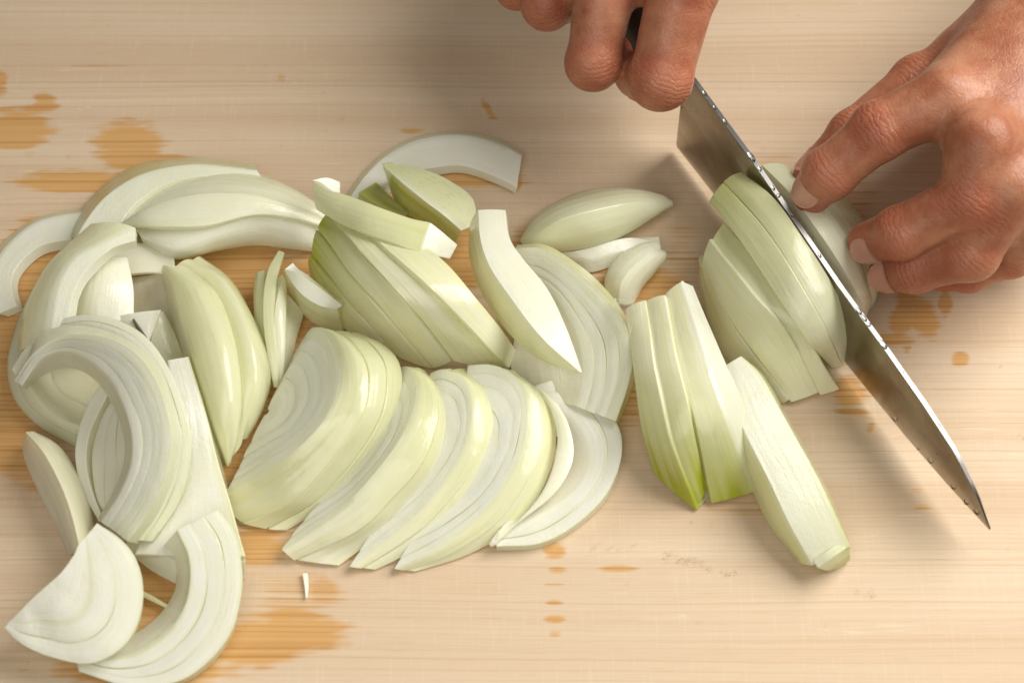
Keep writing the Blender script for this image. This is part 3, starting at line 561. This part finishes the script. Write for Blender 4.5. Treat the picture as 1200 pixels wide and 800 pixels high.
loft('stem_end', [[(958, 665, 1.0), (976, 652, 1.25), (996, 638, 1.25)], [(970, 669, .5), (984, 662, .6), (997, 652, .6)], [(971, 670, .1), (985, 665, .1), (997, 656, .1)]], 'FS', th=.3, parent=e, origin=Vector(e.location) / CM, green=(.5, .9), N=14, m=3)
H = 'slices of the half onion at the blade'
piece('outermost thin slice at the left of the onion under the knife', 'onion slice', [[(820, 300, 1.2), (821, 345, .3), (845, 410, .1), (882, 450, .1), (918, 473, .1)], [(823, 312, 1.6), (850, 368, 1.7), (880, 412, 1.2), (925, 468, .3)]], 'S', group=H, th=.7, green=(.2, .0), bulge=.06, white=.1)
piece('second slice from the left of the onion under the knife', 'onion slice', [[(822, 312, 1.6), (851, 367, 1.75), (881, 411, 1.25), (927, 472, .2)], [(832, 280, 2.6), (880, 341, 3.0), (921, 388, 2.4), (960, 460, .3)]], 'S', group=H, th=.8, green=(.22, .0), bulge=.05, white=.1)
piece('third slice from the left of the onion under the knife', 'onion slice', [[(833, 284, 2.5), (880, 340, 2.9), (921, 387, 2.3), (961, 464, .2)], [(848, 260, 2.7), (890, 308, 3.1), (938, 383, 2.5), (984, 457, .3)]], 'S', group=H, th=.8, green=(.4, .0), bulge=.04, white=.1)
piece('broad uncut slice of onion right beside the left face of the knife', 'onion slice', [[(830, 236, 2.7), (865, 278, 3.4), (906, 341, 3.3), (943, 396, 2.5), (974, 431, .3)], [(847, 214, 3.2), (892, 262, 3.95), (934, 326, 3.85), (968, 385, 2.7), (988, 429, .3)]], 'S', group=H, th=.9, green=(.62, .0), bulge=.04, white=.15)
piece('slice of onion touching the left face of the knife, glossy at the bottom', 'onion slice', [[(847, 213, 3.2), (892, 261, 3.93), (934, 325, 3.83), (968, 384, 2.68), (988, 428, .3)], [(868, 201, 3.4), (906, 230, 4.1), (943, 281, 4.1), (980, 342, 3.2), (998, 388, 1.7), (996, 418, .3)]], 'S', group=H, th=.9, green=(.62, .0), bulge=.08, white=.2)
piece('uncut rest of the half onion behind the knife, held by the fingers', 'half onion', [[(893, 193, 3.4), (926, 226, 4.0), (962, 276, 4.0), (1000, 335, 2.8), (1014, 360, 1.6)], [(928, 198, 2.9), (962, 232, 3.3), (992, 272, 3.3), (1011, 312, 2.3), (1019, 346, 1.0)], [(955, 205, .3), (1000, 240, .3), (1028, 290, .3), (1032, 330, .2), (1024, 350, .1)]], 'SS', name='half_onion', th=1.5, down=True, white=.5, green=(.4, .0), bulge=.15)
piece('tiny translucent onion shred lying alone near the bottom of the board', 'onion shred', [[(355, 671, .15), (357, 685, .15), (359, 701, .12)], [(361, 671, .12), (362, 685, .12), (360, 701, .1)]], 'F', name='onion_shred', th=.1, m=3, N=12, bevel=.01)

# ------------------------------------------------------------------ the knife
H0, T0 = P(793, 172, .25), P(1160, 620, 1.3)            # heel and tip: the blade stands upright over the line between them
kd = Vector((T0.x - H0.x, T0.y - H0.y, 0)); KLEN = kd.length; kd.normalize()
kn = Vector((kd.y, -kd.x, 0))                           # blade normal
if kn.dot(CAM - H0) < 0: kn = -kn
lean = -0.03
def onblade(u, v):
    nrm = kn; d = ray(u, v); t = (H0 - CAM).dot(nrm) / d.dot(nrm); q = CAM + d * t
    w = q - H0; return w.dot(kd), q.z
SPINE = [onblade(*q) for q in ((815, 95), (848, 140), (885, 190), (935, 262), (985, 335), (1040, 410), (1085, 474), (1120, 528), (1145, 578), (1159, 616), (1161, 621))]
EDGE = [onblade(*q) for q in ((793, 172), (990, 424), (1030, 473), (1062, 512), (1110, 567), (1145, 605), (1161, 622))]
print('spine', [(round(a, 2), round(b, 2)) for a, b in SPINE]); print('edge', [(round(a, 2), round(b, 2)) for a, b in EDGE], 'len', KLEN)
k = NT('blade_steel'); obj = k.n('ShaderNodeTexCoord').outputs['Object']
b = k.b; b.inputs['Metallic'].default_value = 1.0
smear = k.noise(k.mapping(obj, (30, 30, 60)), 1.0, 3, .5)
brush = k.noise(k.mapping(obj, (20, 20, 1500)), 1.0, 2, .5)
k.l(k.mix(k.ramp(smear, .35, .7), rgb(.32, .27, .20), rgb(.52, .48, .40)), b.inputs['Base Color'])
k.l(k.math('MULTIPLY_ADD', smear, .22, .16), b.inputs['Roughness'])
k.l(k.bump(brush, .12, .0003), b.inputs['Normal']); STEEL = k.m
k = NT('spine_steel'); k.b.inputs['Metallic'].default_value = 1.0; k.b.inputs['Base Color'].default_value = rgb(.26, .255, .25); k.b.inputs['Roughness'].default_value = .28; POLISH = k.m
k = NT('water'); k.b.inputs['Base Color'].default_value = rgb(.98, .99, 1); k.b.inputs['Roughness'].default_value = .02; k.b.inputs['Transmission Weight'].default_value = 1; k.b.inputs['IOR'].default_value = 1.33; WATER = k.m
k = NT('handle_wood'); obj = k.n('ShaderNodeTexCoord').outputs['Object']
k.l(k.mix(k.noise(k.mapping(obj, (60, 60, 400)), 1.0, 3), rgb(.02, .015, .012), rgb(.05, .035, .025)), k.b.inputs['Base Color']); k.b.inputs['Roughness'].default_value = .35; HANDLE = k.m

knife = tag(empty('kitchen_knife', (H0.x, H0.y, 0)), 'long steel kitchen knife with wet spine cutting down through the onion', 'knife')
KO = (H0.x, H0.y, 0)
def bp(s, z, off=0.0): return H0 + kd * s + Vector((0, 0, z - H0.z)) + kn * off
ss = np.linspace(0.0, KLEN, 70)
zs = np.interp(ss, [a for a, _ in SPINE], [z for _, z in SPINE]); ze = np.interp(ss, [a for a, _ in EDGE], [max(.05, z) for _, z in EDGE])
zs = np.maximum(zs, ze + .02)
verts, faces = [], []
for j, s in enumerate(ss):
    h = zs[j] - ze[j]; t1 = .08 * min(1, .25 + h / 3.0)
    for f, o in ((1, t1), (.985, t1 * 1.02), (.5, t1 * .8), (.05, t1 * .42), (.0, .004)):
        verts.append(bp(s, ze[j] + h * f, o))
    for f, o in ((.0, -.004), (.05, -t1 * .42), (.5, -t1 * .8), (.985, -t1 * 1.02), (1, -t1)):
        verts.append(bp(s, ze[j] + h * f, o))
for j in range(len(ss) - 1):
    for i in range(10):
        a, b2 = j * 10 + i, j * 10 + (i + 1) % 10
        faces.append((a, b2, b2 + 10, a + 10))
faces.append(tuple(range(10))); faces.append(tuple(range((len(ss) - 1) * 10, len(ss) * 10))[::-1])
bl = mesh_obj('blade', verts, faces, STEEL, knife, KO)
bl.data.materials.append(POLISH)
for p in bl.data.polygons:
    zz = [i % 10 for i in p.vertices]
    if set(zz) <= {0, 9, 1, 8}: p.material_index = 1
bl.data.set_sharp_from_angle(angle=math.radians(25))
# water beads strung along the spine and on the face
def blob(verts, faces, c, rx, ry, rz, ax, ay, az):
    n0 = len(verts); NU, NV = 8, 6
    for i in range(NV + 1):
        ph = math.pi * i / NV
        for j in range(NU):
            th = 2 * math.pi * j / NU
            verts.append(c + ax * (rx * math.sin(ph) * math.cos(th)) + ay * (ry * math.sin(ph) * math.sin(th)) + az * (rz * math.cos(ph)))
    for i in range(NV):
        for j in range(NU):
            a = n0 + i * NU + j; b2 = n0 + i * NU + (j + 1) % NU
            faces.append((a, b2, b2 + NU, a + NU))
vv, ff = [], []
Z = Vector((0, 0, 1)); rw = random.Random(5)
for u, v_, s in ((826, 108, .8), (838, 125, .6), (850, 143, .8), (880, 186, 1.2), (890, 200, .7), (905, 222, .7), (912, 231, 1.1), (928, 254, .6), (960, 300, .6), (1006, 366, 1.0), (1012, 374, .8), (1018, 382, .9), (1035, 404, 1.5), (1058, 436, .6), (1100, 500, .5)):
    s0, z0 = onblade(u, v_); z0 = float(np.interp(s0, ss, zs))
    sl_ = kd * 1.0
    blob(vv, ff, bp(s0, z0 + .02, 0), .10 * s * rw.uniform(.6, 2.2), .075 * s, .045 * s, kd, kn, Z)
for u, v_, s in ((1048, 492, 1.2), (1090, 541, 1.2), (1098, 533, .5), (1113, 535, .6), (1117, 572, 1.0), (1132, 590, 1.1), (1144, 601, 1.2), (1076, 527, .6), (800, 128, .8), (808, 118, .6)):
    s0, z0 = onblade(u, v_)
    blob(vv, ff, bp(s0, z0 + .13, .05), .10 * s, .05 * s, .07 * s, kd, kn, Z)
o = mesh_obj('water_beads', vv, ff, WATER, knife, KO); tag(o, kind='stuff')
# handle: an octagon with rounded corners running back from the heel
vv, ff = [], []; NH = 16
for j, (s, w, h) in enumerate(((-.2, .25, .6), (-.7, .62, .95), (-1.2, .82, 1.1), (-5, .9, 1.2), (-10, .95, 1.25), (-12.4, 1.0, 1.35), (-12.7, .85, 1.2))):
    for i in range(NH):
        th = 2 * math.pi * i / NH
        vv.append(bp(s, 3.6 - .015 * s + h * math.sin(th), w * math.cos(th)))
for j in range(6):
    for i in range(NH):
        a, b2 = j * NH + i, j * NH + (i + 1) % NH; ff.append((a, b2, b2 + NH, a + NH))
ff.append(tuple(range(NH))); ff.append(tuple(range(6 * NH, 7 * NH))[::-1])
h = mesh_obj('handle', vv, ff, HANDLE, knife, KO); h.data.set_sharp_from_angle(angle=math.radians(40))

# thin wet films of skin that cling to the onions
k = NT('wet_film'); k.b.inputs['Base Color'].default_value = rgb(.97, .97, .9); k.b.inputs['Roughness'].default_value = .09
k.b.inputs['Transmission Weight'].default_value = .93; k.b.inputs['IOR'].default_value = 1.33; FILM = k.m
def film(label, A, B):
    o = loft('skin_film', [A, B], 'S', th=.02, N=26, m=9, wob=.16, bevel=0, tip=(.5, .5)); o.data.materials.clear(); o.data.materials.append(FILM)
    tag(o, label, 'onion film')
film('crumpled clear skin film caught between the half rings and the upright slices', [(718, 352, 2.75), (722, 368, 2.75), (726, 390, 2.7)], [(742, 350, 2.8), (745, 368, 2.75), (738, 392, 2.7)])

# ------------------------------------------------------------------ hands
def make_skin():
    k = NT('skin'); b = k.b
    obj = k.n('ShaderNodeTexCoord').outputs['Object']
    a = k.attr('hand'); sep = k.n('ShaderNodeSeparateColor'); k.l(a.outputs['Color'], sep.inputs[0])
    red, cm_, cx = sep.outputs[0], sep.outputs[1], sep.outputs[2]
    mot = k.noise(obj, 60, 5, .65); mot2 = k.noise(obj, 330, 3, .6); pore = k.noise(obj, 1500, 3, .6)
    vor = k.n('ShaderNodeTexVoronoi'); k.l(obj, vor.inputs['Vector']); vor.inputs['Scale'].default_value = 1300
    col = k.mix(k.ramp(mot, .34, .66), rgb(.34, .118, .06), rgb(.50, .235, .135))
    col = k.mix(k.math('MULTIPLY', k.ramp(mot2, .45, .75), .25), col, rgb(.34, .115, .06))
    col = k.mix(k.math('MULTIPLY', red, .7), col, rgb(.46, .115, .065))
    k.l(col, b.inputs['Base Color'])
    k.l(k.math('MULTIPLY_ADD', mot2, .2, .24), b.inputs['Roughness'])
    b.inputs['IOR'].default_value = 1.4
    b.inputs['Subsurface Weight'].default_value = .6
    b.inputs['Subsurface Radius'].default_value = (1.0, .42, .25); b.inputs['Subsurface Scale'].default_value = .0028
    wv = k.math('SINE', k.math('ADD', k.math('MULTIPLY', cx, 70.0), k.math('MULTIPLY', k.noise(obj, 210, 3, .6), 16.0)))
    crease = k.math('MULTIPLY', k.math('MULTIPLY', k.ramp(wv, -.2, 1.0), cm_), 1.0)
    col2 = k.mix(k.math('MULTIPLY', crease, .22), col, rgb(.36, .13, .075)); k.l(col2, b.inputs['Base Color'])
    n1 = k.bump(crease, .40, .0006); n1.node.invert = True
    ve = k.n('ShaderNodeTexVoronoi', feature='DISTANCE_TO_EDGE'); k.l(k.mapping(obj, (1, .55, 1)), ve.inputs['Vector']); ve.inputs['Scale'].default_value = 620
    n1 = k.bump(k.ramp(ve.outputs['Distance'], 0.0, .12), .22, .0004, n1)
    n2 = k.bump(vor.outputs['Distance'], .12, .0005, n1)
    n3 = k.bump(pore, .12, .0003, n2)
    k.l(n3, b.inputs['Normal'])
    return k.m
SKIN = make_skin()
k = NT('fingernail'); k.b.inputs['Base Color'].default_value = rgb(.56, .29, .205); k.b.inputs['Roughness'].default_value = .22
k.b.inputs['Subsurface Weight'].default_value = .4; k.b.inputs['Subsurface Scale'].default_value = .002; NAIL = k.m

def smin(a, b, k):
    h = np.clip(.5 + .5 * (b - a) / k, 0, 1)
    return b * (1 - h) + a * h - k * h * (1 - h)
def seg(p, a, b, ra, rb):
    a = np.array(a, np.float32); b = np.array(b, np.float32); ab = b - a
    t = np.clip(((p - a) @ ab) / float(ab @ ab), 0, 1)
    return np.linalg.norm(p - a - t[..., None] * ab, axis=-1) - (ra + (rb - ra) * t)

def surface_nets(F, lo, h):
    nx, ny, nz = F.shape; S = F < 0
    c = [S[i:nx - 1 + i, j:ny - 1 + j, l:nz - 1 + l] for i in (0, 1) for j in (0, 1) for l in (0, 1)]
    cnt = sum(x.astype(np.int8) for x in c); act = (cnt > 0) & (cnt < 8)
    idx = -np.ones(act.shape, np.int64); cells = np.argwhere(act); idx[act] = np.arange(len(cells))
    acc = np.zeros((len(cells), 3)); num = np.zeros(len(cells))
    cor = [(i, j, l) for i in (0, 1) for j in (0, 1) for l in (0, 1)]
    for a in range(8):
        for b2 in range(a + 1, 8):
            if sum(abs(x - y) for x, y in zip(cor[a], cor[b2])) != 1: continue
            fa = F[cells[:, 0] + cor[a][0], cells[:, 1] + cor[a][1], cells[:, 2] + cor[a][2]]
            fb = F[cells[:, 0] + cor[b2][0], cells[:, 1] + cor[b2][1], cells[:, 2] + cor[b2][2]]
            m = (fa < 0) != (fb < 0)
            t = np.where(m, fa / np.where(m, fa - fb, 1), 0)
            q = np.array(cor[a]) + t[:, None] * (np.array(cor[b2]) - np.array(cor[a]))
            acc[m] += q[m]; num[m] += 1
    V = (cells + acc / num[:, None]) * h + lo
    quads = []
    for ax in range(3):
        sl0 = [slice(None)] * 3; sl1 = [slice(None)] * 3
        sl0[ax] = slice(0, -1); sl1[ax] = slice(1, None)
        A, B = S[tuple(sl0)], S[tuple(sl1)]
        e = np.argwhere(A != B)
        o1, o2 = [(1, 2), (2, 0), (0, 1)][ax]
        ok = (e[:, o1] > 0) & (e[:, o2] > 0) & (e[:, o1] < F.shape[o1] - 1) & (e[:, o2] < F.shape[o2] - 1)
        e = e[ok]
        def at(d1, d2):
            q = e.copy(); q[:, o1] += d1; q[:, o2] += d2; return idx[q[:, 0], q[:, 1], q[:, 2]]
        q = np.stack([at(-1, -1), at(0, -1), at(0, 0), at(-1, 0)], 1)
        ins = A[e[:, 0], e[:, 1], e[:, 2]]
        q[~ins] = q[~ins][:, ::-1]
        quads.append(q)
    return V, np.concatenate(quads)

def build_hand(fingers, palm, arm, parent, origin, res=.10, name='left_hand', web=.75):
    """fingers: chains of (point, radius) from knuckle to tip; palm: (a, b, ra, rb) bones"""
    allp = [q for ch in fingers for q, r in ch] + [q for a, b2, _, _ in palm + arm for q in (a, b2)]
    lo = np.array([min(q[i] for q in allp) for i in range(3)]) - 3.2; hi = np.array([max(q[i] for q in allp) for i in range(3)]) + 3.2
    dims = np.ceil((hi - lo) / res).astype(int)
    gx = [lo[i] + res * np.arange(dims[i], dtype=np.float32) for i in range(3)]
    Gd = np.stack(np.meshgrid(*gx, indexing='ij'), -1).astype(np.float32)
    D = None
    for a, b2, ra, rb in palm + arm:
        d = seg(Gd, a, b2, ra, rb); D = d if D is None else smin(D, d, 1.1)
    DP = D.copy()
    kk = .10 + web * np.clip(1 - DP / 1.3, 0, 1)
    for ch in fingers:
        f = None
        for i in range(len(ch) - 1):
            d = seg(Gd, ch[i][0], ch[i + 1][0], ch[i][1], ch[i + 1][1])
            f = d if f is None else smin(f, d, .22)
        for i in range(1, len(ch) - 1):                  # bony joints
            q, r = ch[i]
            f = smin(f, np.linalg.norm(Gd - np.array(q, np.float32), axis=-1) - r * 1.03, .25)
        D = smin(D, f, kk)
    V, Q = surface_nets(D, lo, res)
    for it in range(2):                                  # relax the voxel steps
        acc = np.zeros_like(V); n = np.zeros(len(V))
        for a in range(4):
            b2 = (a + 1) % 4
            np.add.at(acc, Q[:, a], V[Q[:, b2]]); np.add.at(acc, Q[:, b2], V[Q[:, a]]); np.add.at(n, Q[:, a], 1); np.add.at(n, Q[:, b2], 1)
        V = V * .5 + .5 * acc / np.maximum(n, 1)[:, None]
    ob = mesh_obj(name, V, [tuple(q) for q in Q], SKIN, parent, origin)
    colr = np.zeros((len(V), 4), np.float32); colr[:, 3] = 1
    for ch in fingers:
        for i in range(1, len(ch)):
            q, r = np.array(ch[i][0]), ch[i][1]
            d = np.linalg.norm(V - q, axis=1)
            colr[:, 0] = np.maximum(colr[:, 0], (.75 if i < len(ch) - 1 else 1.0) * np.exp(-(d / (r * 1.25)) ** 4))
            if i < len(ch) - 1:
                ax = np.array(ch[i + 1][0]) - np.array(ch[i - 1][0]); ax /= np.linalg.norm(ax)
                s = (V - q) @ ax; w = np.exp(-(s / (r * .55)) ** 2) * (d < r * 1.6)
                m = w > colr[:, 1]
                colr[m, 1] = w[m]; colr[m, 2] = s[m] * .5 + .5
    ca = ob.data.color_attributes.new('hand', 'FLOAT_COLOR', 'POINT'); ca.data.foreach_set('color', colr.ravel())
    sub = ob.modifiers.new('smooth', 'SUBSURF'); sub.levels = 1; sub.render_levels = 1
    return ob
def nail(hand, origin, joint, tipp, r0, r1, dorsal, ln=.95, wd=.62):
    j, t = Vector(joint), Vector(tipp); a = (t - j).normalized(); n = Vector(dorsal); n = (n - a * n.dot(a)).normalized(); s = a.cross(n)
    L = (t - j).length; vv, ff = [], []; NI, NJ = 9, 8
    for lay in (0, -.05):
        for jj in range(NJ):
            f = jj / (NJ - 1); d = L - ln * .62 + ln * f
            cap = max(0.0, d - L)
            rr = (r0 + (r1 - r0) * min(1, d / L)) * math.sqrt(max(.12, 1 - (cap / (r1 * 1.25)) ** 2)) + .035 + lay
            for i in range(NI):
                x = -1 + 2 * i / (NI - 1); th = x * (wd / r1) * (1 - .18 * abs(2 * f - 1) ** 3)
                dd = d - .16 * x * x * (f - .2) * 1.2
                vv.append(j + a * dd + n * (rr * math.cos(th)) + s * (rr * math.sin(th)))
    for l in (0, 1):
        for jj in range(NJ - 1):
            for i in range(NI - 1):
                q = l * NI * NJ + jj * NI + i; f = (q, q + 1, q + NI + 1, q + NI); ff.append(f if l == 0 else f[::-1])
    m = NI * NJ
    rim = [i for i in range(NI)] + [jj * NI + NI - 1 for jj in range(1, NJ)] + [(NJ - 1) * NI + i for i in range(NI - 2, -1, -1)] + [jj * NI for jj in range(NJ - 2, 0, -1)]
    for i in range(len(rim)):
        p, q = rim[i], rim[(i + 1) % len(rim)]; ff.append((p, q, q + m, p + m))
    return mesh_obj('fingernail', vv, ff, NAIL, hand, origin)

person = tag(empty('person', P(900, -40)), 'person with bare hands, one gripping the knife handle and one holding the onion', 'person')
PO = tuple(P(900, -40))
def chain(*q): return [(tuple(P(u, v, z)), r) for u, v, z, r in q]
# hand that holds the onion: index, middle, ring, little, thumb
LH = [chain((1108, 116, 7.5, 1.1), (1030, 154, 6.6, .95), (972, 203, 5.2, .86), (952, 226, 4.3, .72)),
      chain((1150, 168, 7.7, 1.15), (1136, 234, 6.3, .98), (1056, 273, 4.8, .86), (1018, 284, 3.7, .72)),
      chain((1186, 222, 6.7, 1.05), (1138, 296, 4.6, .90), (1072, 314, 3.4, .80), (1040, 320, 2.5, .68)),
      chain((1212, 256, 5.3, .95), (1185, 298, 3.2, .76), (1135, 318, 2.0, .68), (1100, 322, 1.3, .58)),
      chain((1150, 70, 5.4, 1.25), (1078, 100, 4.8, 1.05), (1002, 160, 4.2, .92), (954, 206, 3.4, .74))]
Wp = tuple(P(1246, -12, 6.6)); F1 = tuple(P(1390, -150, 7.5)); F2 = tuple(P(1600, -330, 9.5))
pal = [(Wp, tuple(P(1116, 112, 6.7)), 1.75, 1.25), (Wp, tuple(P(1156, 166, 6.8)), 1.8, 1.35), (Wp, tuple(P(1190, 216, 6.0)), 1.75, 1.2), (Wp, tuple(P(1214, 250, 5.0)), 1.6, 1.05), (Wp, tuple(P(1140, 70, 5.2)), 1.6, 1.3),
       (tuple(P(1235, 40, 4.6)), tuple(P(1150, 182, 3.7)), 1.75, 1.35), (tuple(P(1250, 80, 4.0)), tuple(P(1222, 262, 2.6)), 1.7, 1.3)]
hl = build_hand(LH, pal, [(Wp, F1, 2.1, 2.5), (F1, F2, 2.5, 3.3)], person, PO, name='left_hand')
toC = (CAM - Vector(LH[0][3][0])).normalized()
nail(hl, PO, LH[0][2][0], LH[0][3][0], .86, .72, Vector((-.55, -.35, .25)))
nail(hl, PO, LH[1][2][0], LH[1][3][0], .86, .72, Vector((-.35, -.65, .05)))
nail(hl, PO, LH[2][2][0], LH[2][3][0], .80, .68, Vector((-.4, -.5, .2)))
nail(hl, PO, LH[4][2][0], LH[4][3][0], .92, .74, Vector((-.6, .3, .6)))
# hand that grips the knife
RH = [chain((845, -125, 8.4, 1.2), (802, -20, 8.0, 1.22), (774, 92, 5.8, 1.06), (748, 88, 4.6, .86)),
      chain((755, -150, 8.4, 1.15), (712, -30, 7.6, 1.10), (695, 74, 5.6, .92), (716, 64, 4.6, .8)),
      chain((688, -160, 8.0, 1.1), (655, -55, 7.2, 1.0), (641, 6, 5.6, .86), (668, 2, 4.5, .75)),
      chain((632, -165, 7.4, .95), (608, -70, 6.6, .85), (606, -14, 5.4, .74), (632, -20, 4.5, .66)),
      chain((840, -200, 6.4, 1.3), (832, -90, 6.0, 1.0), (807, -10, 5.0, .86), (795, 26, 4.2, .7))]
Wr = tuple(P(770, -360, 8.5)); R1 = tuple(P(780, -560, 10)); R2 = tuple(P(790, -760, 12))
pal = [(Wr, tuple(P(838, -120, 8.0)), 1.7, 1.2), (Wr, tuple(P(755, -145, 8.0)), 1.8, 1.2), (Wr, tuple(P(690, -155, 7.6)), 1.7, 1.1), (Wr, tuple(P(640, -160, 7.0)), 1.6, 1.0), (Wr, tuple(P(830, -190, 6.6)), 1.6, 1.3),
       (tuple(P(702, -34, 7.0)), tuple(P(772, -30, 7.3)), 1.0, 1.05), (tuple(P(648, -62, 6.4)), tuple(P(702, -34, 6.9)), .85, .95)]
hr = build_hand(RH, pal, [(Wr, R1, 2.1, 2.5), (R1, R2, 2.5, 3.2)], person, PO, name='right_hand')
nail(hr, PO, RH[0][2][0], RH[0][3][0], 1.06, .86, Vector((.2, -.5, -.8)))
nail(hr, PO, RH[4][2][0], RH[4][3][0], .9, .72, Vector((.9, .3, .5)))
